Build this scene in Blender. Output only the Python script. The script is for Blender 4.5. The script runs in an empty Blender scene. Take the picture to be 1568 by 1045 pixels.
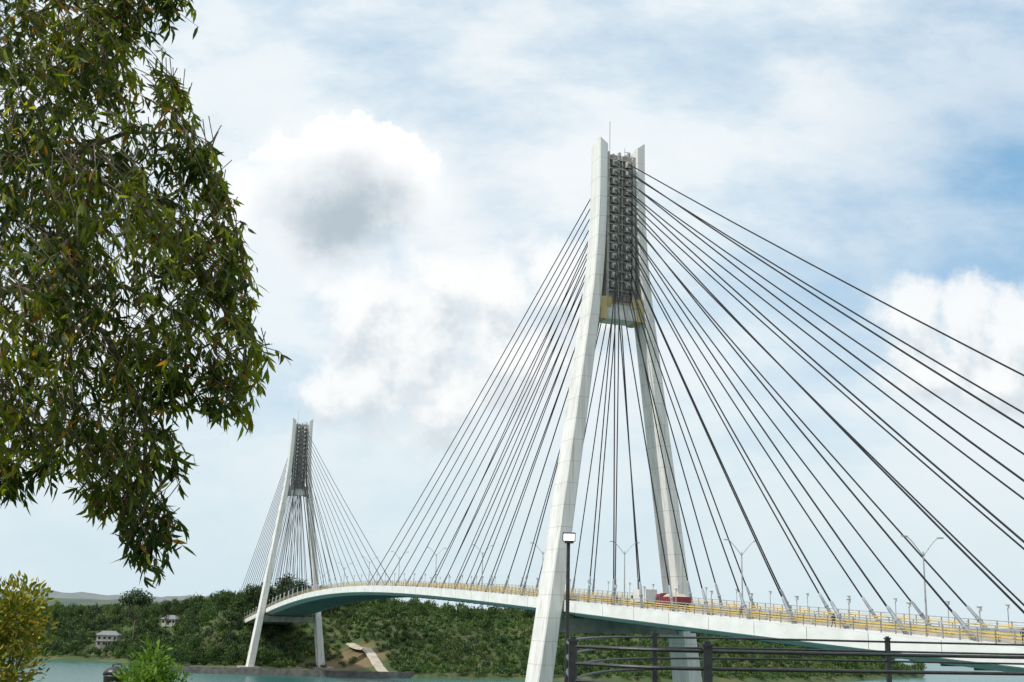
import bpy, math, random
import numpy as np
from mathutils import Matrix, Vector, noise as mnoise
rng=np.random.default_rng(7); random.seed(7)
H=29.2
scene=bpy.context.scene
scene.view_settings.view_transform='Standard'
scene.view_settings.look='None'
scene.view_settings.exposure=0

# ------------------------------------------------------------------ materials
def newmat(name):
    m=bpy.data.materials.new(name); m.use_nodes=True
    nt=m.node_tree; b=nt.nodes['Principled BSDF']
    return m,nt,b
def mat(name,c1,c2=None,rough=.7,scale=1.0,metal=0,bump=0,detail=5,emis=0,spec=.5,lo=.35,hi=.65,streak=None,joint=None):
    m,nt,b=newmat(name)
    b.inputs['Roughness'].default_value=rough; b.inputs['Metallic'].default_value=metal
    b.inputs['Specular IOR Level'].default_value=spec
    if c2 is None: c2=tuple(x*.8 for x in c1)
    tc=nt.nodes.new('ShaderNodeNewGeometry')
    n=nt.nodes.new('ShaderNodeTexNoise'); n.inputs['Scale'].default_value=scale; n.inputs['Detail'].default_value=detail
    if streak:
        mp=nt.nodes.new('ShaderNodeMapping'); mp.inputs['Scale'].default_value=streak
        nt.links.new(tc.outputs['Position'],mp.inputs['Vector']); nt.links.new(mp.outputs[0],n.inputs['Vector'])
    else: nt.links.new(tc.outputs['Position'],n.inputs['Vector'])
    r=nt.nodes.new('ShaderNodeValToRGB')
    r.color_ramp.elements[0].position=lo; r.color_ramp.elements[1].position=hi
    r.color_ramp.elements[0].color=(*c1,1); r.color_ramp.elements[1].color=(*c2,1)
    nt.links.new(n.outputs['Fac'],r.inputs['Fac'])
    out=r.outputs['Color']
    if joint:
        sp=nt.nodes.new('ShaderNodeSeparateXYZ'); nt.links.new(tc.outputs['Position'],sp.inputs[0])
        a=nt.nodes.new('ShaderNodeMath'); a.operation='MULTIPLY'; a.inputs[1].default_value=1/joint
        nt.links.new(sp.outputs['Z'],a.inputs[0])
        f=nt.nodes.new('ShaderNodeMath'); f.operation='FRACT'; nt.links.new(a.outputs[0],f.inputs[0])
        l=nt.nodes.new('ShaderNodeMath'); l.operation='LESS_THAN'; l.inputs[1].default_value=.035; nt.links.new(f.outputs[0],l.inputs[0])
        l2=nt.nodes.new('ShaderNodeMath'); l2.operation='MULTIPLY'; l2.inputs[1].default_value=.32; nt.links.new(l.outputs[0],l2.inputs[0])
        mx=nt.nodes.new('ShaderNodeMixRGB'); mx.inputs['Color2'].default_value=(.2,.19,.17,1)
        nt.links.new(l2.outputs[0],mx.inputs['Fac']); nt.links.new(out,mx.inputs['Color1']); out=mx.outputs[0]
        mp2=nt.nodes.new('ShaderNodeMapping'); mp2.inputs['Scale'].default_value=(1.6,1.6,.06); nt.links.new(tc.outputs['Position'],mp2.inputs[0])
        n3=nt.nodes.new('ShaderNodeTexNoise'); n3.inputs['Scale'].default_value=1.3; n3.inputs['Detail'].default_value=4; nt.links.new(mp2.outputs[0],n3.inputs['Vector'])
        r3=nt.nodes.new('ShaderNodeValToRGB'); r3.color_ramp.elements[0].position=.5; r3.color_ramp.elements[1].position=.75; r3.color_ramp.elements[0].color=(1,1,1,1); r3.color_ramp.elements[1].color=(.70,.68,.64,1)
        nt.links.new(n3.outputs['Fac'],r3.inputs[0])
        mm=nt.nodes.new('ShaderNodeMixRGB'); mm.blend_type='MULTIPLY'; mm.inputs[0].default_value=1; nt.links.new(out,mm.inputs[1]); nt.links.new(r3.outputs[0],mm.inputs[2]); out=mm.outputs[0]
    nt.links.new(out,b.inputs['Base Color'])
    if bump:
        bn=nt.nodes.new('ShaderNodeBump'); bn.inputs['Strength'].default_value=bump
        nt.links.new(n.outputs['Fac'],bn.inputs['Height']); nt.links.new(bn.outputs[0],b.inputs['Normal'])
    if emis:
        b.inputs['Emission Color'].default_value=(*c1,1); b.inputs['Emission Strength'].default_value=emis
    return m
def leafmat(name,trans=.35,tcol=(1.5,1.7,.6)):
    m,nt,b=newmat(name)
    at=nt.nodes.new('ShaderNodeAttribute'); at.attribute_name='Col'
    nt.links.new(at.outputs['Color'],b.inputs['Base Color'])
    b.inputs['Roughness'].default_value=.55; b.inputs['Specular IOR Level'].default_value=.25
    tr=nt.nodes.new('ShaderNodeBsdfTranslucent')
    mul=nt.nodes.new('ShaderNodeMixRGB'); mul.blend_type='MULTIPLY'; mul.inputs['Fac'].default_value=1
    mul.inputs['Color2'].default_value=(*tcol,1)
    nt.links.new(at.outputs['Color'],mul.inputs['Color1']); nt.links.new(mul.outputs[0],tr.inputs['Color'])
    mix=nt.nodes.new('ShaderNodeMixShader'); mix.inputs['Fac'].default_value=trans
    nt.links.new(b.outputs[0],mix.inputs[1]); nt.links.new(tr.outputs[0],mix.inputs[2])
    nt.links.new(mix.outputs[0],nt.nodes['Material Output'].inputs['Surface'])
    return m

M_conc=mat('pylon_concrete',(.66,.65,.625),(.78,.77,.74),.8,.35,bump=.08,streak=(1,1,.25),joint=4.1)
M_concd=mat('old_and_shaded_concrete',(.22,.21,.19),(.36,.34,.31),.9,.5,bump=.1)  # on the lower crossbeams this dark tone is painted shade
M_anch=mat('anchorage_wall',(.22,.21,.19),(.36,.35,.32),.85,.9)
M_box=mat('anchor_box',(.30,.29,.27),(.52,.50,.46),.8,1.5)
M_yel=mat('yellow_paint',(.52,.39,.13),(.46,.40,.25),.7,.8)
M_yelrail=mat('yellow_rail_paint',(.66,.46,.11),(.50,.38,.14),.5,.5)
M_white=mat('white_girder_paint',(.82,.82,.80),(.70,.70,.67),.5,.25,streak=(1,1,2))
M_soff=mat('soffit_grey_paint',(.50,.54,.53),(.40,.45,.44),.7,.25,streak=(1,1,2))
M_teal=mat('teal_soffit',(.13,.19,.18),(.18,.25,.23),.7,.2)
M_asph=mat('asphalt',(.05,.05,.05),(.065,.065,.062),.9,.6)
M_mark=mat('road_marking',(.75,.75,.72),(.6,.6,.57),.7,1)
M_cable=mat('stay_cable_sheath',(.012,.013,.016),(.02,.022,.025),.7,.5,spec=.2)
M_pipe=mat('cable_guide_pipe',(.20,.23,.26),(.30,.33,.36),.5,.8)
M_galv=mat('galvanised_steel',(.35,.37,.38),(.45,.47,.48),.45,2,metal=.3)
M_black=mat('black_iron_paint',(.012,.013,.015),(.03,.03,.033),.4,6)
M_red=mat('red_vehicle_paint',(.30,.03,.04),(.24,.03,.04),.4,1)
M_vwhite=mat('white_vehicle_paint',(.7,.7,.68),(.6,.6,.58),.35,1)
M_glass=mat('vehicle_glass',(.02,.025,.03),(.03,.035,.04),.08,1)
M_tyre=mat('tyre_rubber',(.02,.02,.02),(.03,.03,.03),.9,3)
M_bark=mat('bark',(.10,.075,.05),(.19,.15,.11),.9,9,bump=.4,streak=(1,1,.3))
M_roof=mat('roof_sheet',(.16,.17,.18),(.22,.22,.22),.6,.8)
M_roofr=mat('red_roof_tile',(.28,.09,.05),(.2,.08,.05),.8,1)
M_wall=mat('house_wall',(.5,.48,.42),(.38,.37,.33),.8,.5)
M_dirt=mat('dirt_path',(.50,.45,.37),(.38,.33,.26),.95,.3)
M_lamp=mat('led_panel',(1,.98,.93),(1,.98,.93),.3,1,emis=1.6)

# ------------------------------------------------------------------ mesh helpers
def link(o,parent=None):
    scene.collection.objects.link(o)
    if parent is not None: o.parent=parent
    return o
def empty(name,loc=(0,0,0)):
    e=bpy.data.objects.new(name,None); e.location=loc; e.empty_display_size=1; return link(e)
class MB:
    def __init__(s): s.v=[];s.f=[];s.m=[]
    def add(s,vs,fs,mi=0):
        b=len(s.v); s.v.extend([tuple(map(float,v)) for v in vs]); s.f.extend([tuple(i+b for i in f) for f in fs]); s.m.extend([mi]*len(fs))
    def box(s,lo,hi,mi=0,tf=None):
        (x0,y0,z0),(x1,y1,z1)=lo,hi
        vs=[(x0,y0,z0),(x1,y0,z0),(x1,y1,z0),(x0,y1,z0),(x0,y0,z1),(x1,y0,z1),(x1,y1,z1),(x0,y1,z1)]
        if tf: vs=[tf(*v) for v in vs]
        s.add(vs,[(0,3,2,1),(4,5,6,7),(0,1,5,4),(1,2,6,5),(2,3,7,6),(3,0,4,7)],mi)
    def tube(s,pts,rad,n=6,mi=0,cap=True):
        pts=[Vector([float(q) for q in p]) for p in pts]; k=len(pts)
        if not hasattr(rad,'__len__'): rad=[rad]*k
        vs=[];fs=[]
        for i,p in enumerate(pts):
            d=(pts[min(i+1,k-1)]-pts[max(i-1,0)]).normalized()
            u=d.cross(Vector((0,0,1)))
            if u.length<.05: u=d.cross(Vector((1,0,0)))
            u.normalize(); w=u.cross(d); r=float(rad[i])
            for j in range(n):
                a=2*math.pi*j/n; vs.append(p+(u*math.cos(a)+w*math.sin(a))*r)
        for i in range(k-1):
            for j in range(n):
                fs.append((i*n+j,i*n+(j+1)%n,(i+1)*n+(j+1)%n,(i+1)*n+j))
        if cap: fs.append(tuple(range(n))[::-1]); fs.append(tuple((k-1)*n+j for j in range(n)))
        s.add(vs,fs,mi)
    def build(s,name,mats,parent=None,smooth=False,loc=None):
        me=bpy.data.meshes.new(name); me.from_pydata(s.v,[],s.f); 
        for m in mats: me.materials.append(m)
        me.polygons.foreach_set('material_index',s.m)
        if smooth: me.polygons.foreach_set('use_smooth',[True]*len(s.f))
        me.update()
        o=bpy.data.objects.new(name,me)
        if loc is not None: o.location=loc
        return link(o,parent)
def quads(name,V,C,m,parent=None):
    V=np.asarray(V,dtype=np.float32).reshape(-1,3); nv=len(V); nf=nv//4
    me=bpy.data.meshes.new(name); me.vertices.add(nv); me.vertices.foreach_set('co',V.ravel())
    me.loops.add(nv); me.loops.foreach_set('vertex_index',np.arange(nv,dtype=np.int32))
    me.polygons.add(nf); me.polygons.foreach_set('loop_start',np.arange(0,nv,4,dtype=np.int32))
    me.update(calc_edges=True)
    ca=me.color_attributes.new('Col','FLOAT_COLOR','POINT')
    col=np.ones((nv,4),dtype=np.float32); col[:,:3]=np.repeat(C,4,axis=0)
    ca.data.foreach_set('color',col.ravel()); me.materials.append(m)
    o=bpy.data.objects.new(name,me); return link(o,parent)

# ------------------------------------------------------------------ bridge frame
A=np.array([-.333,.943,0]);A/=np.linalg.norm(A); P=np.array([A[1],-A[0],0])
O=np.array([20.6,224.8,0])
_c=np.polyfit([-215,-160,-115,-75,0,90,184,280,368,500],[-5.2,-3.3,-1.75,-.3,2.6,6.0,7.5,4.9,-.6,-10],5)
def Zd(s): return float(np.polyval(_c,s))+H
def B(s,w,z=0):
    q=O+A*s+P*w; return (q[0],q[1],z)
def D(s,w,z): return B(s,w,Zd(s)+z)
SPAN=368.
bridge=empty('cable_stayed_bridge')
S0,S1=-215,500
def sweep(mb,prof,mids,closed=True,s0=S0,s1=S1,step=5.):
    arr=np.arange(s0,s1+.01,step); n=len(prof); vs=[];k=len(arr)
    for s in arr:
        for w,z in prof: vs.append(D(s,w,z))
    m=n if closed else n-1
    for j in range(m):
        fs=[(i*n+j,i*n+(j+1)%n,(i+1)*n+(j+1)%n,(i+1)*n+j) for i in range(k-1)]
        mb.f.extend([tuple(a+len(mb.v) for a in f) for f in fs]); mb.m.extend([mids[j%len(mids)]]*len(fs))
    b=len(mb.v); mb.v.extend(vs)
    if closed:
        mb.f.append(tuple(b+j for j in range(n))); mb.m.append(mids[0]); mb.f.append(tuple(b+(k-1)*n+j for j in range(n))[::-1]); mb.m.append(mids[0])
mb=MB()
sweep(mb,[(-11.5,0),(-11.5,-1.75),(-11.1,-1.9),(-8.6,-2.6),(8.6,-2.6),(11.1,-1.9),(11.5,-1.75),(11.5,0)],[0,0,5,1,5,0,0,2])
for sgn in(-1,1):
    sweep(mb,[(sgn*9.0,.004),(sgn*9.0,.16),(sgn*11.42,.16),(sgn*11.42,.004)],[0])
    sweep(mb,[(sgn*8.6,.004),(sgn*8.65,.45),(sgn*8.9,.45),(sgn*8.98,.004)],[4])
    for wl in(4.4,):
        for a in np.arange(S0,S1-8,9.): sweep(mb,[(sgn*(wl-.07),.008),(sgn*(wl+.07),.008)],[3],False,a,a+4,4)
    sweep(mb,[(sgn*8.2,.008),(sgn*8.35,.008)],[3],False)
sweep(mb,[(-.6,.004),(-.6,.2),(.6,.2),(.6,.004)],[4])
for a in np.arange(S0+5,S1-5,5.):
    mb.box((a-.12,-8.4,-2.85),(a+.12,8.4,-2.605),1,lambda s,w,z:D(s,w,z))
for a in np.arange(S0+3,S1-5,12.):
    for sgn in (-1,1):
        mb.box((a-.05,min(sgn*11.503,sgn*11.52),-1.7),(a+.05,max(sgn*11.503,sgn*11.52),-.02),4,lambda s,w,z:D(s,w,z))
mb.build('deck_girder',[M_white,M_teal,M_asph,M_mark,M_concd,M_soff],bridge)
mb=MB()
for sgn in(-1,1):
    w=sgn*11.25
    for zz,r in((.45,.035),(.75,.035),(1.05,.035),(1.38,.055)):
        sweep(mb,[(w-r,zz+.16-r),(w+r,zz+.16-r),(w+r,zz+.16+r),(w-r,zz+.16+r)],[0 if zz!=1.38 else 2])
    w2=sgn*8.78
    for zz,r in((.72,.07),(1.05,.08)):
        sweep(mb,[(w2-r,zz-r),(w2+r,zz-r),(w2+r,zz+r),(w2-r,zz+r)],[0])
    for a in np.arange(S0+1,S1,2.5):
        mb.box((a-.06,w-.06,.16),(a+.06,w+.06,1.6),1,lambda s,ww,z:D(s,ww,z))
        mb.box((a-.05,w2-.05,.45),(a+.05,w2+.05,1.1),1,lambda s,ww,z:D(s,ww,z))
mb.build('deck_railings',[M_yelrail,M_concd,M_galv],bridge)

def pylon(s0,nm):
    zd=Zd(s0); base=H+2.6
    pe=bpy.data.objects.new(nm,None); link(pe,bridge)
    zc=[93.0,84,77,70,64,58.5,45,30,2,-30.5]
    wc=[4.1,4.12,4.3,4.65,5.15,5.75,7.5,9.45,13.15,17.5]
    wd=[1.9,1.9,1.95,2.0,2.1,2.2,2.35,2.5,2.75,3.2]
    dp=[4.4,4.5,4.6,4.8,5,5.2,5.5,5.8,6.3,7.0]
    def zz(z): return z+H-base+zd
    zfine=np.concatenate([np.linspace(93,58.5,14),np.linspace(54,-30.5,12)])
    mb=MB()
    for sg in(-1,1):
        vs=[];n=8;fs=[]
        for i,z in enumerate(zfine):
            w=np.interp(-z,[-a for a in zc],wc); a=np.interp(-z,[-q for q in zc],wd)/2; d=np.interp(-z,[-q for q in zc],dp)/2; c=.22
            ring=[(-d,-a+c),(-d+c,-a),(d-c,-a),(d,-a+c),(d,a-c),(d-c,a),(-d+c,a),(-d,a-c)]
            for (ds,dw) in ring:
                zt=zz(z) if z>-30 else -1
                if i==0: zt+=.55*np.sign(dw*sg)+.5*(-1 if ds>0 else 1)
                vs.append(B(s0+ds,sg*w+dw,zt))
        k=len(zfine)
        for i in range(k-1):
            for j in range(n): fs.append((i*n+j,i*n+(j+1)%n,(i+1)*n+(j+1)%n,(i+1)*n+j))
        fs.append(tuple(range(n))); fs.append(tuple((k-1)*n+j for j in range(n)))
        mb.add(vs,fs,0)
        mb.box((s0-6,sg*17.3-4.5,-3),(s0+6,sg*17.3+4.5,2.6 if s0>0 else 1.8),1,B)
    T=lambda s,w,z:B(s0+s,w,zz(z))
    mb.box((-2.2,-4.7,56.6),(2.2,4.7,59.6),0,T)
    mb.box((-1.6,-12.4,-5.6),(1.6,12.4,-3.05),1,lambda s,w,z:B(s0+s,w,zd+z))  # lower crossbeam: shadow under the deck put into its darker concrete colour
    for sg in(-1,1):
        mb.box((-1,sg*7.5-.6,-3.04),(1,sg*7.5+.6,-2.61),1,lambda s,w,z:B(s0+s,w,zd+z))
    mb.build('legs',[M_conc,M_concd],pe)
    mb=MB()
    my=0 if s0==0 else 2
    for sg in(-1,1):
        mb.box((-2.5,min(sg*3.3,sg*4.6),56.4),(2.5,max(sg*3.3,sg*4.6),60.9),my,T)
        mb.box((-2.35,min(sg*2.3,sg*3.29),59.0),(2.35,max(sg*2.3,sg*3.29),60.9),my,T)
    mb.box((-2.3,-2.28,59.62),(-2.1,2.28,60.0),my,T); mb.box((2.1,-2.28,59.62),(2.3,2.28,60.0),my,T)
    mb.box((-2.75,-1.6,60.1),(-2.55,1.6,60.2),1,T); mb.box((-2.75,-1.6,61.2),(-2.65,1.6,61.28),1,T)
    for w in np.arange(-1.6,1.7,.8): mb.box((-2.73,w-.04,59.7),(-2.66,w+.04,61.3),1,T)
    mb.build('crossbeam_haunches',[M_yel,M_black,M_concd],pe)
    mb=MB()
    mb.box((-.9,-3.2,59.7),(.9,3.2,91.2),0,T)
    for sg in(-1,1):
        for ss_ in(-1,1):
            mb.box((min(ss_*.95,ss_*1.7),min(sg*2.55,sg*3.1),61.1),(max(ss_*.95,ss_*1.7),max(sg*2.55,sg*3.1),91.0),1,T)
            mb.box((min(ss_*.95,ss_*1.35),min(sg*.25,sg*.5),61.1),(max(ss_*.95,ss_*1.35),max(sg*.25,sg*.5),91.0),1,T)
    for i in range(15):
        z=62.6+i*1.96
        mb.box((-1.5,-2.5,z-.12),(-.95,2.5,z+.12),1,T); mb.box((.95,-2.5,z-.12),(1.5,2.5,z+.12),1,T)
        if i==14: continue
        for sg in(-1,1):
            for ss_ in(-1,1):
                wv=sg*1.5
                def q(s,w,z_): return T(ss_*s,w,z_)
                z1=z+1.35
                pts=[(.9,wv-.55,z1-.6),(.9,wv+.55,z1-.6),(.9,wv+.55,z1+.75),(.9,wv-.55,z1+.75),(2.1,wv-.42,z1-1.0),(2.1,wv+.42,z1-1.0),(2.45,wv+.42,z1-.1),(2.45,wv-.42,z1-.1)]
                mb.add([q(*p) for p in pts],[(0,3,2,1),(4,5,6,7),(0,1,5,4),(1,2,6,5),(2,3,7,6),(3,0,4,7)],1)
    for w,h_ in((-2.2,.9),(-1.1,.5),(.3,1.0),(1.6,.6),(2.4,1.3)):
        mb.box((-.3,w-.25,91.2),(.4,w+.25,91.2+h_),1,T)
    mb.box((-.25,-2.0,91.2),(-.15,-1.9,98.6),2,T)
    mb.box((-.6,1.2,91.2),(-.5,1.28,93.2),2,T)
    mb.box((-.62,1.28,92.3),(-.48,2.4,92.38),2,T)
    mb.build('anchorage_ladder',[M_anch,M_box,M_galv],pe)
    return pe
pylon(0,'near_pylon'); pylon(SPAN,'far_pylon')
mb=MB(); mp=MB()
for s0,spm,sgm in((0,1,1),(SPAN,-1,-1)):
    zoff=Zd(s0)-2.6
    for side in(0,1):
        for i in range(14):
            ds=(11+11.55*i)*sgm if side==0 else -(11+10.75*i)*sgm
            for sg in(-1,1):
                z0=zoff+63.6+1.96*i
                a=Vector(B(s0+math.copysign(2.2,ds),sg*1.5,z0)); b=Vector(D(s0+ds,sg*10.3,.2))
                L=(b-a).length; pts=[]
                for u in np.linspace(0,1,9):
                    p=a.lerp(b,float(u)); p.z-=float(L*.006*4*u*(1-u)); pts.append(p)
                mb.tube(pts,.115,6)
                dd=(a-b).normalized()
                mp.tube([b-dd*.3,b+dd*4.2,b+dd*4.5],[.24,.2,.14],8)
                mp.tube([b+dd*2.0,b+dd*2.3],.3,8)
mb.build('stay_cables',[M_cable],bridge,True); mp.build('cable_guide_pipes',[M_pipe],bridge,True)
mb=MB()
for sg in(-1,1):
    for a in np.arange(-205,495,10.6):
        w=sg*11.32
        mb.tube([D(a,w,.1),D(a,w,3.1)],.06,6,0); mb.box((a-.16,w-.16,3.1),(a+.16,w+.16,3.5),1,lambda s,ww,z:D(s,ww,z))
        mb.box((a-.22,w-.22,3.5),(a+.22,w+.22,3.56),0,lambda s,ww,z:D(s,ww,z))
mb.build('parapet_lights',[M_galv,M_vwhite],bridge)

mb=MB()
mb.tube([(0,0,0),(0,0,.4)],.2,10); mb.tube([(0,0,.35),(0,0,9.2)],[.13,.08],10)
for sg in(-1,1):
    pts=[(0,0,8.6)]
    for u in np.linspace(.15,1,8): pts.append((sg*2.4*u,0,8.8+2.1*math.sin(u*math.pi/2)*u**.3))
    mb.tube(pts,[.06]+[.05]*8,6)
    mb.box((min(sg*2.2,sg*3.0),-.14,10.84),(max(sg*2.2,sg*3.0),.14,10.98),0)
me=None
ang=math.atan2(P[1],P[0])
for k in range(-5,12):
    s=-4+k*41.8
    if s<S0+3: continue
    if me is None:
        o=mb.build('street_lamp',[M_galv],None,False); me=o.data
    else:
        o=bpy.data.objects.new('street_lamp',me); link(o)
    o.location=D(s,0,.2); o.rotation_euler=(0,0,ang)

# ------------------------------------------------------------------ vehicles
def place(e,s,w,z,flip=False):
    e.location=D(s,w,z); e.rotation_euler=(0,0,math.atan2(A[1],A[0])+(math.pi if flip else 0))
def wheels(mb,xs,y,r,mi):
    for x in xs:
        for sg in(-1,1): mb.tube([(x,sg*(y-.28),r),(x,sg*y,r)],r,14,mi)
def truck():
    e=empty('cargo_truck'); mb=MB()
    vs=[(3.9,0,.55),(3.95,0,1.35),(3.6,0,2.3),(3.3,0,2.55),(2.1,0,2.6),(2.1,0,.55)]
    n=len(vs); V=[(x,-1.1,z) for x,_,z in vs]+[(x,1.1,z) for x,_,z in vs]
    mb.add(V,[tuple(range(n)),tuple(range(n,2*n))[::-1]]+[(i,i+n,(i+1)%n+n,(i+1)%n) for i in range(n)],0)
    mb.box((3.72,-.95,1.42),(3.86,.95,2.15),1); 
    for sg in(-1,1): mb.box((2.5,min(sg*1.1,sg*1.12),1.45),(3.4,max(sg*1.1,sg*1.12),2.2),1)
    mb.box((-3.9,-.5,.6),(2.1,.5,.9),2)
    mb.box((-3.9,-1.2,.95),(1.95,1.2,1.15),2)
    mb.box((-3.9,-1.2,1.15),(1.95,-1.12,2.1),0);mb.box((-3.9,1.12,1.15),(1.95,1.2,2.1),0)
    mb.box((1.85,-1.11,1.15),(1.95,1.11,2.7),0);mb.box((-3.9,-1.11,1.15),(-3.8,1.11,2.1),0)
    for x in np.arange(-3.6,1.9,.75):
        for sg in(-1,1): mb.box((x-.05,min(sg*1.2,sg*1.26),1.1),(x+.05,max(sg*1.2,sg*1.26),2.12),2)
    mb.add([(-3.78,-1.1,1.9),(1.84,-1.1,1.9),(1.84,1.1,1.9),(-3.78,1.1,1.9),(-2.8,-.6,2.5),(.9,-.5,2.65),(.9,.5,2.6),(-2.8,.6,2.5)],[(0,1,5,4),(1,2,6,5),(2,3,7,6),(3,0,4,7),(4,5,6,7)],3)
    wheels(mb,(2.9,-1.9,-3.0),1.15,.5,2)
    mb.build('body',[M_red,M_glass,M_tyre,M_dirt],e); return e
def boxtruck():
    e=empty('box_truck'); mb=MB()
    vs=[(3.2,.5),(3.25,1.2),(2.9,2.0),(2.6,2.2),(1.7,2.2),(1.7,.5)]
    n=len(vs); V=[(x,-.95,z) for x,z in vs]+[(x,.95,z) for x,z in vs]
    mb.add(V,[tuple(range(n)),tuple(range(n,2*n))[::-1]]+[(i,i+n,(i+1)%n+n,(i+1)%n) for i in range(n)],0)
    mb.box((3.0,-.8,1.3),(3.14,.8,1.9),1)
    for sg in(-1,1): mb.box((2.0,min(sg*.95,sg*.97),1.3),(2.8,max(sg*.95,sg*.97),1.95),1)
    mb.box((-3,-1.05,.8),(1.6,1.05,2.9),0); mb.box((-3,-.4,.5),(1.7,.4,.79),2)
    wheels(mb,(2.4,-1.9),1.0,.42,2)
    mb.build('body',[M_vwhite,M_glass,M_tyre],e); return e
place(truck(),-35,-6.2,0); place(boxtruck(),-23,-5.4,0)

# ------------------------------------------------------------------ people
def person(s,w,shirt,pants,yaw=0,stride=.25):
    e=empty('pedestrian')
    J=[(0,0,.93),(0,0,1.18),(0,0,1.42),(0,0,1.52),(0.01,0,1.66),
       (0,.19,1.40),(.04,.25,1.12),(.14,.24,.90),(0,-.19,1.40),(-.05,-.25,1.12),(-.02,-.26,.86),
       (0,.10,.88),(stride*.5,.10,.48),(stride,.10,.08),(stride+.14,.10,.04),
       (0,-.10,.88),(-stride*.4,-.10,.48),(-stride,-.10,.10),(-stride+.14,-.10,.04)]
    E=[(0,1),(1,2),(2,3),(3,4),(2,5),(5,6),(6,7),(2,8),(8,9),(9,10),(0,11),(11,12),(12,13),(13,14),(0,15),(15,16),(16,17),(17,18)]
    R=[.15,.14,.15,.055,.105,.06,.045,.035,.06,.045,.035,.09,.065,.045,.04,.09,.065,.045,.04]
    me=bpy.data.meshes.new('body'); me.from_pydata(J,E,[]); o=bpy.data.objects.new('body',me); link(o,e)
    m,nt,b=newmat('clothes'); g=nt.nodes.new('ShaderNodeTexCoord'); sp=nt.nodes.new('ShaderNodeSeparateXYZ'); r=nt.nodes.new('ShaderNodeValToRGB')
    nt.links.new(g.outputs['Object'],sp.inputs[0])
    dv=nt.nodes.new('ShaderNodeMath'); dv.operation='MULTIPLY'; dv.inputs[1].default_value=.5; nt.links.new(sp.outputs['Z'],dv.inputs[0])
    nt.links.new(dv.outputs[0],r.inputs[0]); r.color_ramp.interpolation='CONSTANT'
    cr=r.color_ramp; cr.elements[0].color=(*pants,1); cr.elements[1].position=.47; cr.elements[1].color=(*shirt,1)
    x=cr.elements.new(.745); x.color=(.3,.18,.12,1); x=cr.elements.new(.845); x.color=(.02,.015,.012,1)
    nt.links.new(r.outputs[0],b.inputs['Base Color']); me.materials.append(m)
    md=o.modifiers.new('skin','SKIN')
    for i,rr in enumerate(R):
        me.skin_vertices[0].data[i].radius=(rr,rr)
    me.skin_vertices[0].data[0].use_root=True
    o.modifiers.new('sub','SUBSURF').levels=1
    e.location=D(s,w,.17); e.rotation_euler=(0,0,yaw)
try:
    person(-84,-10.4,(.05,.05,.06),(.03,.03,.05),2.0); person(-114,-10.2,(.05,.06,.09),(.05,.05,.06),1.2,.1)
    person(-21,-10.4,(.3,.25,.2),(.04,.04,.06),.4,.1); person(-22.5,-10.0,(.05,.05,.05),(.1,.1,.12),2.6,.15)
    person(-63,-10.4,(.5,.12,.15),(.05,.05,.1),-1,.2)
except Exception as ex: print('PERSON ERR',ex)

# ------------------------------------------------------------------ terrain
shX=[-2000,-600,-400,-215,-165,-145,-45,0,70,160,250,266,272]
shY=[700,660,640,632,600,552,550,562,568,615,715,800,2000]
hmX=[-600,-450,-300,-215,-160,-120,-60,0,100,180,235,272]
hmH=[25,23,20,21,28,35,29,27,25,19,10,-6]
GZ=H-1.65
def nz(x,y,sc,se=0): return mnoise.noise(Vector((x/sc,y/sc,se)))
def hgt(x,y):
    sstep=lambda t:(lambda c:c*c*(3-2*c))(min(1,max(0,t)))
    edge=float(np.interp(x,[0,6],[22,31]))
    near=GZ-32*sstep((y-edge)/42)
    if x>42: near=min(near,GZ-6*sstep((x-42)/16)-28*sstep((y-60)/60)+nz(x,y,9)*.5)
    if y<300:
        return near
    sh=np.interp(x,shX,shY)+nz(x,y,30,3)*6*(0 if -150<x<-40 else 1)
    if x>272: return -5
    flat=float(np.interp(x,[-151,-150,-82,-64,-40,-39],[0,32,29,4,2,0]))
    t=(y-sh-flat)/95
    hm=np.interp(x,hmX,hmH)
    if y<sh: return max(-5,-(sh-y)*.4)
    h=1.8*sstep((y-sh)/4)+ (hm-1.8)*sstep(t)*(1-.4*sstep((y-sh-260)/200))
    h+= (nz(x,y,45)*4+nz(x,y,17,5)*1.6)*sstep(t*1.5)
    return h
xs=np.unique(np.concatenate([np.arange(-2400,-420,60),np.arange(-420,330,7),np.arange(-110,-30,2.5),np.arange(330,2400,90),np.arange(-14,60,2.)]))
ys=np.unique(np.concatenate([np.arange(-150,0,15),np.arange(0,90,3.),np.arange(90,300,25),np.arange(300,520,40),np.arange(520,760,4),np.arange(760,1500,40)]))
V=[(x,y,hgt(x,y)) for y in ys for x in xs]; nx=len(xs)
F=[(j*nx+i,j*nx+i+1,(j+1)*nx+i+1,(j+1)*nx+i) for j in range(len(ys)-1) for i in range(nx-1)]
M_ground=mat('ground_soil_grass',(.05,.08,.022),(.13,.13,.055),.95,.05,bump=.2,detail=8,lo=.45,hi=.72)
nt=M_ground.node_tree; b=nt.nodes['Principled BSDF']; old=b.inputs['Base Color'].links[0].from_socket
g=nt.nodes.new('ShaderNodeNewGeometry'); nn=nt.nodes.new('ShaderNodeTexNoise'); nn.inputs['Scale'].default_value=.09; nn.inputs['Detail'].default_value=6; nt.links.new(g.outputs['Position'],nn.inputs['Vector'])
ds=nt.nodes.new('ShaderNodeVectorMath'); ds.operation='DISTANCE'; nt.links.new(g.outputs['Position'],ds.inputs[0]); ds.inputs[1].default_value=(-78,586,8)
ad=nt.nodes.new('ShaderNodeMath'); ad.operation='MULTIPLY_ADD'; nt.links.new(nn.outputs['Fac'],ad.inputs[0]); ad.inputs[1].default_value=60; nt.links.new(ds.outputs['Value'],ad.inputs[2])
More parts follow.
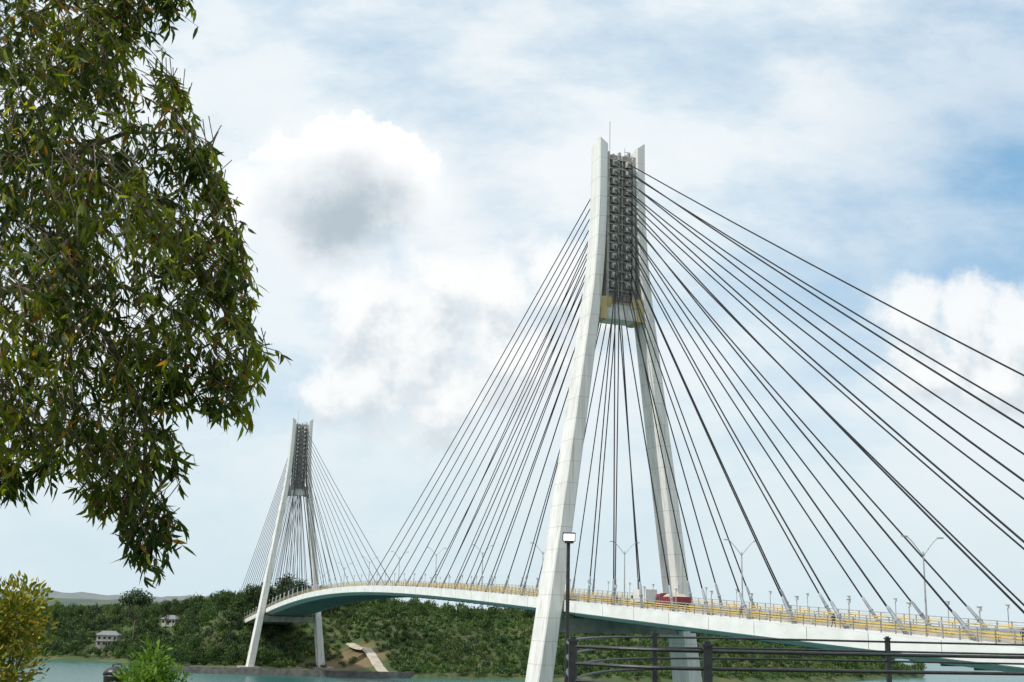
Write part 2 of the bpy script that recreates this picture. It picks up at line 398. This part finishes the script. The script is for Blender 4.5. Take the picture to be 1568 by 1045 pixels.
mr=nt.nodes.new('ShaderNodeMapRange'); nt.links.new(ad.outputs[0],mr.inputs[0]); mr.inputs['From Min'].default_value=60; mr.inputs['From Max'].default_value=42
mx=nt.nodes.new('ShaderNodeMixRGB'); nt.links.new(mr.outputs[0],mx.inputs[0]); nt.links.new(old,mx.inputs[1]); mx.inputs[2].default_value=(.17,.12,.06,1)
nt.links.new(mx.outputs[0],b.inputs['Base Color'])
me=bpy.data.meshes.new('ground'); me.from_pydata(V,[],F); me.materials.append(M_ground)
me.polygons.foreach_set('use_smooth',[True]*len(F)); me.update(); link(bpy.data.objects.new('ground',me))
m,nt,b=newmat('sea_water'); b.inputs['Roughness'].default_value=.25; b.inputs['Specular IOR Level'].default_value=.3
g=nt.nodes.new('ShaderNodeNewGeometry'); n=nt.nodes.new('ShaderNodeTexNoise'); n.inputs['Scale'].default_value=.35; n.inputs['Detail'].default_value=5
mp_=nt.nodes.new('ShaderNodeMapping'); mp_.inputs['Scale'].default_value=(.5,1.2,1)
nt.links.new(g.outputs['Position'],mp_.inputs[0]); nt.links.new(mp_.outputs[0],n.inputs['Vector'])
bp=nt.nodes.new('ShaderNodeBump'); bp.inputs['Strength'].default_value=.6; bp.inputs['Distance'].default_value=.5
nt.links.new(n.outputs['Fac'],bp.inputs['Height']); nt.links.new(bp.outputs[0],b.inputs['Normal'])
n2=nt.nodes.new('ShaderNodeTexNoise'); n2.inputs['Scale'].default_value=.012; nt.links.new(mp_.outputs[0],n2.inputs['Vector'])
r=nt.nodes.new('ShaderNodeValToRGB'); r.color_ramp.elements[0].color=(.025,.095,.09,1); r.color_ramp.elements[1].color=(.045,.15,.135,1); nt.links.new(n2.outputs['Fac'],r.inputs[0]); nt.links.new(r.outputs[0],b.inputs['Base Color'])
mb=MB(); W=26000; mb.add([(-W,-W,0),(W,-W,0),(W,W,0),(-W,W,0)],[(0,1,2,3)]); mb.build('sea_water',[m])
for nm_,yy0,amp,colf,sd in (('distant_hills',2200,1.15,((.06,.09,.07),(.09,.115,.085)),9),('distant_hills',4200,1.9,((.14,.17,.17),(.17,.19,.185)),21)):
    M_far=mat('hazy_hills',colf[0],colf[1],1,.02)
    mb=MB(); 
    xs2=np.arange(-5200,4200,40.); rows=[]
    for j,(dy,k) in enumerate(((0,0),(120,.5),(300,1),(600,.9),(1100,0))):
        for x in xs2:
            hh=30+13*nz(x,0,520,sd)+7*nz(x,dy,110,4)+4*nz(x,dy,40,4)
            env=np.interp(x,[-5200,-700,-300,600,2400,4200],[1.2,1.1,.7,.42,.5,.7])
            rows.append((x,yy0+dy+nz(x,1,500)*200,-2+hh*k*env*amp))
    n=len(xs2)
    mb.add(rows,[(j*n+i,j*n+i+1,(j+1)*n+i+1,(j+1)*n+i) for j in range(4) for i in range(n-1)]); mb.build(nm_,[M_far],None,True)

# ------------------------------------------------------------------ foliage
def crown(nq,lobes,R,Hh,qs,rg):
    cs=rg.normal(size=(lobes,3)); cs/=np.linalg.norm(cs,axis=1)[:,None]; cs*=rg.uniform(.25,.7,(lobes,1)); cs[:,2]=np.abs(cs[:,2])*.9
    li=rg.integers(0,lobes,nq); d=rg.normal(size=(nq,3)); d/=np.linalg.norm(d,axis=1)[:,None]
    lr=rg.uniform(.28,.5,lobes)
    p=cs[li]+d*(lr[li]*rg.uniform(.6,1.08,nq))[:,None]
    p=p*np.array([R,R,Hh*.62])+np.array([0,0,Hh*.42])
    nrm=d+rg.normal(size=(nq,3))*.5; nrm/=np.linalg.norm(nrm,axis=1)[:,None]
    u=np.cross(nrm,rg.normal(size=(nq,3))); u/=np.linalg.norm(u,axis=1)[:,None]; v=np.cross(nrm,u)
    sz=qs*rg.uniform(.6,1.3,nq)[:,None]
    q=np.stack([p-u*sz,p-v*sz*.7,p+u*sz,p+v*sz*.7],axis=1)
    sh=rg.uniform(.75,1.25,nq)*rg.uniform(.7,1.25,lobes)[li]
    return q,sh
protoB=[crown(70,6,1,1,.15,rng) for _ in range(8)]
protoT=[crown(230,11,1,1,.085,rng) for _ in range(8)]
VV=[];CC=[]
pathc=np.array([(-52,551),(-55,560),(-59,573),(-64,586),(-71,600),(-77,611)],float)
def pdist(x,y):
    a=pathc[:-1];b=pathc[1:];d=b-a;p=np.array([x,y]);t=np.clip(((p-a)*d).sum(1)/(d*d).sum(1),0,1)
    return float(np.min(np.linalg.norm(a+d*t[:,None]-p,axis=1)))
def blocked(x,y):
    if -150<x<-60 and y<580: return rng.random()<.93 or y<572
    if -100<x<-40 and y<625:
        if pdist(x,y)<5: return True
        if y<602 and x<-56 and rng.random()<.68: return True
    for hx,hy in ((-216,664),(-186,676),(-258,652)):
        if abs(x-hx)<9 and hy-26<y<hy+7: return True
    return False
def addtree(x,y,z,R,Hh,proto,col):
    q,sh=proto[rng.integers(0,8)]
    a=rng.uniform(0,6.28); c,s=math.cos(a),math.sin(a)
    rot=np.array([[c,-s,0],[s,c,0],[0,0,1]])
    qq=(q@rot.T)*np.array([R,R,Hh])+np.array([x,y,z])
    VV.append(qq.reshape(-1,3)); CC.append(np.clip(col[None,:]*sh[:,None],0,.5))
gcols=[np.array(c)*1.5 for c in((.035,.065,.018),(.05,.09,.024),(.06,.10,.027),(.035,.06,.026),(.08,.11,.034))]
for x in np.arange(-420,268,3.3):
    shy=np.interp(x,shX,shY)
    for dy in np.arange(3,190,3.5):
        xx=x+rng.uniform(-1.8,1.8); yy=shy+dy+rng.uniform(-2,2)
        if dy>120 and rng.random()<.35: continue
        if blocked(xx,yy): continue
        dens=nz(xx,yy,28,7)
        if dens<-.42 and x<-160: continue
        z=hgt(xx,yy)
        if z<.6: continue
        cl=gcols[int(min(4,max(0,2+nz(xx,yy,35,2)*4+rng.normal()*.8)))]
        tree= (xx<-110 and rng.random()<.42) or (xx>=-110 and rng.random()<.05+(.1 if dy>80 else 0))
        if tree: addtree(xx,yy,z-.5,rng.uniform(2.8,5),rng.uniform(5.5,10),protoT,cl*.8)
        else: addtree(xx,yy,z-.4,rng.uniform(2.0,3.3),rng.uniform(2.2,4.2),protoB,cl)
M_leaf=leafmat('foliage_leaves',.25,(1.3,1.4,.7))
quads('forest',np.concatenate(VV),np.concatenate(CC),M_leaf)

def single_tree(name,x,y,z,R,Hh,col,nq=1800,qs=.05,trunk=.3,flat=.55):
    e=empty(name,(x,y,z)); rg=rng
    q,sh=crown(nq,16,R,Hh*flat,R*qs,rg); q=q+np.array([0,0,Hh*(1-flat)])
    quads('crown',q.reshape(-1,3),np.clip(np.array(col)[None]*sh[:,None],0,.5),M_leaf,e)
    mb=MB(); mb.tube([(0,0,-1),(0.1,0,Hh*.3),(.0,.1,Hh*.6)],[trunk,trunk*.75,trunk*.5],8)
    for k in range(7):
        a=k*.9+rg.uniform(0,.5); mb.tube([(0,0,Hh*(.35+.03*k)),(math.cos(a)*R*.35,math.sin(a)*R*.35,Hh*.62),(math.cos(a)*R*.7,math.sin(a)*R*.7,Hh*.8)],[trunk*.45,trunk*.3,trunk*.12],6)
    mb.build('trunk',[M_bark],e,True)
single_tree('spreading_tree',-197,645,hgt(-197,645),10,33,(.055,.09,.04),2000,.06,.5,.38)
single_tree('spreading_tree',-183,655,hgt(-183,655),6,21,(.055,.09,.035),1200,.07,.4,.5)
for x,y,R,h_ in((-143,632,6,12),(-135,648,7,18),(-127,642,8,20),(-118,650,7,19),(-109,644,8,18),(-100,652,6,15),(-92,640,5,12)):
    single_tree('broadleaf_tree',x,y,hgt(x,y),R,h_,(.05,.085,.026),1100,.075,.4,.75)

def leaves(base,dirs,L,Wd,curv,cols,rg,name,m,parent=None):
    n=len(base); side=np.cross(dirs,rg.normal(size=(n,3))); side/=np.linalg.norm(side,axis=1)[:,None]
    nr=np.cross(dirs,side)
    ts=[0,.3,.65,1.]; ws=[.15,1,.85,.06]; rings=[]
    for t,w in zip(ts,ws):
        c=base+dirs*(L*t)[:,None]+side*(curv*L*(t*t))[:,None]+nr*(.12*L*t*(1-t))[:,None]
        rings.append((c-side*(Wd*w*.5)[:,None],c+side*(Wd*w*.5)[:,None]))
    Q=[]
    for i in range(3):
        Q.append(np.stack([rings[i][0],rings[i][1],rings[i+1][1],rings[i+1][0]],axis=1))
    Q=np.concatenate(Q); C=np.concatenate([cols]*3)
    return quads(name,Q.reshape(-1,3),C,m,parent)

# foreground tree (crown reaches in from the left; trunk stands left of the view)
poly=np.array([(-2.35,5.6),(-2.35,4.8),(-2.44,4.13),(-2.64,3.83),(-2.34,3.50),(-2.02,2.98),(-1.90,2.55),(-1.70,2.36),(-1.76,2.0),(-1.68,1.78),(-1.57,1.64),(-1.66,1.38),(-1.74,1.16),(-2.0,1.18),(-2.17,1.22),(-2.17,.92),(-2.11,.74),(-2.13,.52),(-2.13,.32),(-2.25,.08),(-2.42,.26),(-2.50,.48),(-2.75,.58),(-3.0,.62),(-3.3,.66),(-4.9,1.1),(-5.8,3),(-5.2,5.6)])
def inside(pt):
    x,y=pt; c=False; n=len(poly)
    for i in range(n):
        x1,y1=poly[i];x2,y2=poly[i-1]
        if (y1>y)!=(y2>y) and x<(x2-x1)*(y-y1)/(y2-y1)+x1: c=not c
    return c
P2=np.roll(poly,-1,axis=0)
def bdist(pt):
    p=np.array(pt); d=P2-poly; t=np.clip(((p-poly)*d).sum(1)/(d*d).sum(1),0,1); return np.min(np.linalg.norm(poly+d*t[:,None]-p,axis=1))
gaps=[(-2.34,1.68,.14,.11),(-2.75,1.60,.09,.09),(-3.12,1.5,.08,.13),(-2.2,2.68,.08,.14),(-2.06,1.33,.11,.08),(-2.75,3.1,.06,.13),(-2.95,.95,.11,.05),(-2.5,3.42,.09,.06),(-2.45,1.02,.07,.06),(-2.9,2.2,.06,.06),(-2.3,2.2,.05,.06)]
bases=[];dirs=[];tw=MB()
for _ in range(14200):
    p=(rng.uniform(-5.8,-1.5),rng.uniform(.05,5.6))
    off= p[0]<-3.6 or p[1]>4.5
    if off and rng.random()<.75: continue
    if not inside(p): continue
    bd=bdist(p)
    if bd<.03: continue
    if any(((p[0]-g[0])/g[2])**2+((p[1]-g[1])/g[3])**2<1 for g in gaps) : continue
    yy=7.6+rng.uniform(-1,1)*min(1.0,.12+1.1*bd)
    if mnoise.noise(Vector((p[0]*3.6,yy*.8,p[1]*3.6)))+.5*mnoise.noise(Vector((p[0]*9,yy*1.2,p[1]*9+5)))<-.12 : continue
    st=np.array([p[0],yy,p[1]+.08+H])
    d=np.array([rng.normal()*.5+.2,rng.normal()*.5,-.35+rng.normal()*.3]); d/=np.linalg.norm(d)
    Lt=rng.uniform(.12,.28) if bd>.15 else rng.uniform(.06,.13)
    pts=[st-d*.12+np.array([-.05,0,.06]),st]; 
    for u in(.5,1): pts.append(st+d*Lt*u+np.array([0,0,-.07*u*u]))
    tw.tube(pts,[.004,.0035,.0025,.0015],3)
    nl=rng.integers(6,11)
    for k in range(nl):
        u=rng.uniform(0,1.05)
        b=st+d*Lt*u+np.array([0,0,-.07*u*u]); 
        dd=np.array([rng.normal()*.55,rng.normal()*.55,-.75+rng.normal()*.3])+d*.3; dd/=np.linalg.norm(dd)
        bases.append(b);dirs.append(dd)
nL=len(bases)
bases=np.array(bases);dirs=np.array(dirs)
Lf=rng.uniform(.07,.12,nL);Wf=rng.uniform(.017,.030,nL)
k1=np.array((.032,.058,.013));k2=np.array((.16,.20,.032))
cv=np.array([mnoise.noise(Vector((b[0]*2.1,b[1]*2.1,b[2]*2.1))) for b in bases])
mixv=np.clip(rng.random(nL)**1.6*.95+cv*1.3,0,1)[:,None]; cols=k1*(1-mixv)+k2*mixv
rr=rng.random(nL); cols[rr<.035]=(.26,.12,.03); cols[(rr>.07)&(rr<.13)]=(.25,.25,.035); cols[(rr>.14)&(rr<.18)]=(.08,.045,.022)
tree=empty('eucalyptus_tree')
leaves(bases,dirs,Lf,Wf,rng.normal(size=nL)*.25,cols,rng,'crown_leaves',leafmat('eucalyptus_leaf',.5,(2.1,2.05,.5)),tree)
gz=GZ
tw.tube([(-5.3,8.3,gz-.2),(-5.25,8.3,gz+1.2),(-5.1,8.2,gz+3),(-4.9,8.1,gz+5),(-4.7,8.0,gz+7)],[.24,.19,.15,.11,.05],10)
limbs=[[(-5.15,8.2,2.0),(-4.2,8.0,2.9),(-3.2,7.8,3.05),(-2.6,7.7,2.7),(-2.1,7.6,2.2),(-1.85,7.6,1.8)],
[(-5.1,8.2,1.2),(-4.3,8.0,1.9),(-3.4,7.8,2.1),(-2.7,7.6,1.75),(-2.35,7.5,1.2),(-2.3,7.5,.6)],
[(-5.0,8.1,3.4),(-4.1,7.8,4.3),(-3.2,7.6,4.4),(-2.7,7.5,4.1)],
[(-3.4,7.8,2.1),(-2.7,7.9,2.15),(-2.2,7.8,1.9),(-1.75,7.7,1.55)],
[(-5.1,8.2,.6),(-4.2,7.8,1.3),(-3.4,7.5,1.3),(-2.9,7.4,.9)],[(-3.2,7.8,3.05),(-2.8,7.9,3.3),(-2.5,7.9,3.3)],
[(-3.0,7.7,1.95),(-2.9,7.6,1.5),(-2.75,7.5,.9)]]
for l in limbs:
    n=len(l); tw.tube([(a,b,c+H) for a,b,c in l],list(np.linspace(.045 if l[0][0]<-4.5 else .024,.007,n)),6)
tw.build('trunk_and_branches',[M_bark],tree,True)

def bush(name,x,y,z,R,Hh,n,c1,c2,L=.09,W_=.03,extra=None):
    e=empty(name,(x,y,z)); d=rng.normal(size=(n,3)); d/=np.linalg.norm(d,axis=1)[:,None]
    lob=rng.normal(size=(9,3))*.35; li=rng.integers(0,9,n)
    p=(lob[li]+d*rng.uniform(.15,.55,(n,1)))*np.array([R,R,Hh*.5])+np.array([0,0,Hh*.55]); p[:,2]=np.maximum(p[:,2],.02)
    dr=d+rng.normal(size=(n,3))*.5+np.array([0,0,.2]); dr/=np.linalg.norm(dr,axis=1)[:,None]
    mv=rng.random((n,1)); cols=np.array(c1)*(1-mv)+np.array(c2)*mv
    if extra is not None: cols[rng.random(n)<.3]=extra
    leaves(p,dr,rng.uniform(.6,1.2,n)*L,rng.uniform(.7,1.2,n)*W_,rng.normal(size=n)*.15,cols,rng,'leaves',M_leaf,e)
    mb=MB()
    for k in range(8):
        a=k*.8; mb.tube([(0,0,-.1),(math.cos(a)*R*.2,math.sin(a)*R*.2,Hh*.4),(math.cos(a)*R*.5,math.sin(a)*R*.5,Hh*.8)],[.025,.015,.005],5)
    mb.build('stems',[M_bark],e)
bush('flowering_bush',-6.15,15,gz,.75,1.8,5000,(.10,.15,.02),(.22,.23,.03),.09,.035,(.42,.30,.03))
bush('flowering_bush',-6.95,14.5,gz,.5,2.9,3500,(.07,.12,.02),(.16,.18,.03),.09,.035,(.3,.26,.03))
bush('green_shrub',-4.35,15,gz-.05,.45,1.2,3000,(.08,.16,.018),(.16,.27,.035),.09,.035)

# ------------------------------------------------------------------ lookout fence, lamp, bin
fence=empty('lookout_fence'); mb=MB()
def catmull(pts,n=8):
    out=[]; p=[np.array(q,float) for q in pts]; p=[2*p[0]-p[1]]+p+[2*p[-1]-p[-2]]
    for i in range(1,len(p)-2):
        for u in np.linspace(0,1,n,endpoint=False):
            out.append(.5*((2*p[i])+(-p[i-1]+p[i+1])*u+(2*p[i-1]-5*p[i]+4*p[i+1]-p[i+2])*u*u+(-p[i-1]+3*p[i]-3*p[i+1]+p[i+2])*u**3))
    out.append(p[-2]); return out
back=catmull([(1.18,20.7),(1.35,25),(2.3,30),(4.1,33),(7.5,35),(11.4,36),(20,38),(32,40)])
front=catmull([(1.18,20.7),(2.2,19.9),(3.32,19.8),(6.5,20.6),(10,21.6),(16,23)])
for path in(back,front):
    for zz in(-.50,-.78,-1.06,-1.34): mb.tube([(a,b,H+zz) for a,b in path],.03,8)
def post(x,y,w=.065,bot=-1.9):
    z0=H+bot
    mb.box((x-w,y-w,z0),(x+w,y+w,H-.42)); mb.box((x-w*1.35,y-w*1.35,H-.42),(x+w*1.35,y+w*1.35,H-.38)); mb.box((x-w*.7,y-w*.7,H-.38),(x+w*.7,y+w*.7,H-.34))
for x,y in((1.18,20.7),(3.32,19.8),(10,21.6),(16,23)): post(x,y,.07)
for x,y in((4.1,33),(11.4,36),(20,38),(32,40)): post(x,y,.065,min(-2,hgt(x,y)-H-.3))
mb.build('rails_and_posts',[M_black],fence)
flz=min(gz-.5,hgt(1.56,30)-.2)
fl=empty('floodlight_pole',(1.56,30,gz-.5)); mb=MB()
mb.tube([(0,0,flz-gz+.5),(0,0,4.0)],[.06,.045],10,0); mb.box((-.09,-.09,flz-gz+.5),(.09,.09,.55),0)
mb.box((-.10,-.22,3.93),(.12,.02,3.99),0)
R_=Matrix.Rotation(math.radians(108),4,'X')
def tfh(x,y,z): v=R_@Vector((x,y,z)); return (v.x,v.y-.2,v.z+4.08)
mb.box((-.16,-.11,-.03),(.16,.11,.03),0,tfh); mb.box((-.135,-.085,.031),(.135,.085,.04),1,tfh)
mb.build('pole_and_head',[M_black,M_lamp],fl)
bn=empty('trash_bin',(-6.32,20,gz)); mb=MB()
mb.tube([(0,0,0),(0,0,.05),(0,0,.48),(0,0,.52)],[.15,.17,.2,.215],18); mb.tube([(0,0,.52),(0,0,.58),(0,0,.63),(0,0,.655)],[.215,.2,.14,.05],18)
mb.tube([(-.08,0,.64),(-.06,0,.69),(.06,0,.69),(.08,0,.64)],.012,6)
mb.build('drum_and_lid',[M_black],bn,True)

# ------------------------------------------------------------------ quay, path, houses
mb=MB()
qp=[(-150,549),(-60,545),(-44,549),(-38,558)]
for i in range(3):
    (x0,y0),(x1,y1)=qp[i],qp[i+1]; d=Vector((x1-x0,y1-y0,0)).normalized(); nrm=Vector((-d.y,d.x,0))
    a=Vector((x0,y0,0));b=Vector((x1,y1,0)); vs=[]
    for p in(a,b):
        for off,z in((0,-3),(0,2.7),(1.2,2.7),(1.2,-3)): q=p+nrm*off; vs.append((q.x,q.y,z))
    mb.add(vs,[(0,4,5,1),(1,5,6,2),(2,6,7,3),(0,1,2,3),(4,7,6,5)])
M_wallq=mat('quay_stone',(.09,.085,.08),(.17,.16,.145),.9,.4)
mb.build('quay_wall',[M_wallq])
mb=MB(); pts=catmull([tuple(p) for p in pathc],8)
vs=[]
for i,p in enumerate(pts):
    d=pts[min(i+1,len(pts)-1)]-pts[max(i-1,0)]; d/=np.linalg.norm(d); nn=np.array([-d[1],d[0]])
    wv=1.9+.35*nz(i,0,3.1)
    hc=max(hgt(*(p+nn*o_)) for o_ in(-2.4,0,2.4))+.35
    for o_,dz in((-wv-.6,-.8),(-wv,0),(wv,0),(wv+.6,-.8)):
        q=p+nn*o_; vs.append((q[0],q[1],hc+dz))
mb.add(vs,[(i*4+j,i*4+j+1,(i+1)*4+j+1,(i+1)*4+j) for i in range(len(pts)-1) for j in range(3)]); mb.build('dirt_path',[M_dirt])
def house(x,y,w,d,st,roofm,rot=0):
    z=hgt(x,y)-1; e=empty('hillside_house',(x,y,z)); e.rotation_euler=(0,0,rot); mb=MB(); hh=st*3+1
    mb.box((-w/2,-d/2,0),(w/2,d/2,hh),0); mb.build('walls',[M_wall],e)
    mb=MB(); ov=.8
    mb.add([(-w/2-ov,-d/2-ov,hh),(w/2+ov,-d/2-ov,hh),(w/2+ov,d/2+ov,hh),(-w/2-ov,d/2+ov,hh),(-w/2+2,0,hh+2.2),(w/2-2,0,hh+2.2)],[(0,1,5,4),(1,2,5),(2,3,4,5),(3,0,4),(3,2,1,0)]); mb.build('roof',[roofm],e)
    mb=MB()
    for f in range(st):
        for k in range(4):
            xx=-w/2+w*(k+.5)/4; mb.box((xx-.6,-d/2-.06,1.9+3*f),(xx+.6,-d/2-.003,3.2+3*f),0)
        if f: mb.box((-w/2-.3,-d/2-1.3,1+3*f-.15),(w/2+.3,-d/2-.003,1+3*f),1)
    mb.box((-.5,-d/2-.09,1),(.5,-d/2-.062,3.1),0)
    mb.build('windows_and_balcony',[M_glass,M_concd],e)
house(-216,664,11,8,2,M_roof,.1); house(-186,676,8,7,1,M_roof,-.2); house(-258,652,9,7,1,M_roofr,.2)

# ------------------------------------------------------------------ light and sky
az=np.array([-.90,-.43]); az/=np.linalg.norm(az); el=math.radians(50)
Sd=Vector((float(az[0])*math.cos(el),float(az[1])*math.cos(el),math.sin(el)))
sl=bpy.data.lights.new('sun','SUN'); sl.energy=3.4; sl.angle=math.radians(.6); sl.color=(1,.96,.89)
so=bpy.data.objects.new('sun',sl); so.rotation_euler=Sd.to_track_quat('Z','Y').to_euler(); so.location=(0,0,200); link(so)
w=bpy.data.worlds.new('World'); scene.world=w; w.use_nodes=True; nt=w.node_tree; N=nt.nodes; Lk=nt.links
try:
    w.cycles.sampling_method='MANUAL'; w.cycles.sample_map_resolution=256
except Exception: pass
for n in list(N): N.remove(n)
def mth(op,a,b=None,c=None,clamp=False):
    n=N.new('ShaderNodeMath'); n.operation=op; n.use_clamp=clamp
    for i,x in enumerate((a,b,c)):
        if x is None: continue
        if hasattr(x,'links'): Lk.new(x,n.inputs[i])
        else: n.inputs[i].default_value=x
    return n.outputs[0]
def vm(op,a,b=None):
    n=N.new('ShaderNodeVectorMath'); n.operation=op
    for i,x in enumerate((a,b)):
        if x is None: continue
        if hasattr(x,'links'): Lk.new(x,n.inputs[i])
        else: n.inputs[i].default_value=x
    return n.outputs['Value'] if op in('LENGTH','DISTANCE') else n.outputs[0]
def nois(v,sc,det=5,rough=.55,vec=False):
    n=N.new('ShaderNodeTexNoise'); n.inputs['Scale'].default_value=sc; n.inputs['Detail'].default_value=det; n.inputs['Roughness'].default_value=rough
    Lk.new(v,n.inputs['Vector']); return n.outputs['Color'] if vec else n.outputs['Fac']
def sst(x,a,b):
    n=N.new('ShaderNodeMapRange'); n.interpolation_type='SMOOTHSTEP'; Lk.new(x,n.inputs['Value']); n.inputs['From Min'].default_value=a; n.inputs['From Max'].default_value=b; return n.outputs[0]
def mix(f,a,b):
    n=N.new('ShaderNodeMixRGB')
    if hasattr(f,'links'): Lk.new(f,n.inputs[0])
    else: n.inputs[0].default_value=f
    for i,x in((1,a),(2,b)):
        if hasattr(x,'links'): Lk.new(x,n.inputs[i])
        else: n.inputs[i].default_value=(*x,1)
    return n.outputs[0]
tc=N.new('ShaderNodeTexCoord'); sp=N.new('ShaderNodeSeparateXYZ'); Lk.new(tc.outputs['Generated'],sp.inputs[0])
yc=mth('MAXIMUM',mth('ABSOLUTE',sp.outputs['Y']),.25)
cb=N.new('ShaderNodeCombineXYZ'); Lk.new(mth('DIVIDE',sp.outputs['X'],yc),cb.inputs[0]); Lk.new(mth('DIVIDE',sp.outputs['Z'],yc),cb.inputs[2])
U=cb.outputs[0]
warp=vm('SCALE',vm('SUBTRACT',nois(U,14,4,.6,True),(.5,.5,.5))); warp.node.inputs['Scale'].default_value=.045
UW=vm('ADD',U,warp)
blobsA=[(-.128,.402,.044),(-.168,.408,.040),(-.098,.378,.038),(-.208,.382,.038),(-.150,.355,.055),(-.240,.358,.036),(-.185,.338,.042),(-.255,.335,.03)]
blobsB=[(-.13,.262,.05),(-.063,.285,.038),(-.015,.272,.045),(.037,.29,.04),(-.085,.225,.07),(-.13,.19,.06),(-.06,.178,.05),(.0,.22,.06),(.07,.26,.05),
(.356,.268,.042),(.40,.262,.046),(.448,.255,.05),(.5,.27,.06),(.42,.215,.06),(.36,.225,.04)]
nf=nois(U,26,6,.62); nfu=nois(vm('ADD',U,(-.005,0,.02)),26,3,.62)
def field(V,blobs):
    m=None
    for a,t,r in blobs:
        d=vm('DISTANCE',V,(a,0,t)); v=mth('SUBTRACT',1,mth('DIVIDE',d,r))
        m=v if m is None else mth('SMOOTH_MAX',m,v,.25)
    return m
fa=field(UW,blobsA); fb=field(UW,blobsB)
Uu=vm('ADD',UW,(-.006,0,.034)); fbu=field(Uu,blobsB)
nA=mth('MULTIPLY',mth('SUBTRACT',nf,.5),1.3)
a0=mth('ADD',fa,nA); b0=mth('ADD',fb,mth('MULTIPLY',mth('SUBTRACT',nf,.5),1.9))
below=sst(sp.outputs['Z'],.34,.37)
densA=mth('MAXIMUM',mth('MULTIPLY',sst(a0,.02,.20),below),mth('MULTIPLY',sst(a0,-.35,.75),.88))
densB=mth('MULTIPLY',sst(b0,-.10,.6),.85)
grA=mth('SUBTRACT',1,mth('DIVIDE',vm('DISTANCE',vm('MULTIPLY',UW,(1,1,1.25)),(-.150,0,.425)),.105),None,True)
grA=sst(mth('ADD',grA,mth('MULTIPLY',nA,.30)),.05,.85)
colA=mix(grA,(1.05,1.05,1.05),(.42,.51,.58))
litB=mth('MULTIPLY_ADD',mth('ADD',mth('SUBTRACT',fb,fbu),mth('MULTIPLY',mth('SUBTRACT',nf,nfu),2.2)),.65,.58,True)
colB=mix(sst(litB,.05,.95),(.64,.71,.76),(1.02,1.02,1.01))
sky=N.new('ShaderNodeTexSky'); sky.sky_type='NISHITA'; sky.sun_disc=False; sky.sun_elevation=el; sky.sun_rotation=math.atan2(az[0],az[1])
sky.air_density=1.0; sky.dust_density=2.0; sky.ozone_density=1.2
sk=vm('SCALE',sky.outputs[0]); sk.node.inputs['Scale'].default_value=.125
mpn=N.new('ShaderNodeMapping'); mpn.inputs['Scale'].default_value=(1,1,2.0); mpn.inputs['Rotation'].default_value=(0,math.radians(20),0); Lk.new(U,mpn.inputs[0])
v1=nois(mpn.outputs[0],3.6,6,.60)
blue=mth('SUBTRACT',1,mth('DIVIDE',vm('DISTANCE',UW,(.46,0,.41)),.30),None,True)
blue2=mth('SUBTRACT',1,mth('DIVIDE',vm('DISTANCE',UW,(-.02,0,.57)),.22),None,True)
blue3=mth('SUBTRACT',1,mth('DIVIDE',vm('DISTANCE',UW,(-.02,0,.35)),.14),None,True)
bsum=mth('ADD',mth('MULTIPLY_ADD',blue,.85,mth('MULTIPLY',blue2,.3)),mth('MULTIPLY',blue3,.3))
veil=mth('SUBTRACT',mth('MULTIPLY_ADD',sst(v1,.28,.66),.62,.6),bsum,None,True)
hz=sst(sp.outputs['Z'],.26,.0)
veil=mth('MULTIPLY',veil,.94)
vc=mix(sst(v1,.3,.7),(.78,.89,.95),(.95,.98,.99))
c=mix(veil,mix(.6,sk,(.30,.60,.89)),vc)
c=mix(mth('MULTIPLY',hz,.8),c,(.68,.81,.87))
c=mix(densB,c,colB)
c=mix(mth('MULTIPLY',densA,.97),c,colA)
bg=N.new('ShaderNodeBackground'); Lk.new(c,bg.inputs[0]); bg.inputs[1].default_value=1.0
wo=N.new('ShaderNodeOutputWorld'); Lk.new(bg.outputs[0],wo.inputs[0])

# ------------------------------------------------------------------ camera
cd=bpy.data.cameras.new('camera'); cd.sensor_width=36; cd.lens=41.33; cd.clip_start=.1; cd.clip_end=60000
co=bpy.data.objects.new('camera',cd); link(co)
Mx=Matrix.Translation((0,0,H))@Matrix.Rotation(math.radians(90+13.09),4,'X')@Matrix.Rotation(.027,4,'Z')
co.matrix_world=Mx; scene.camera=co
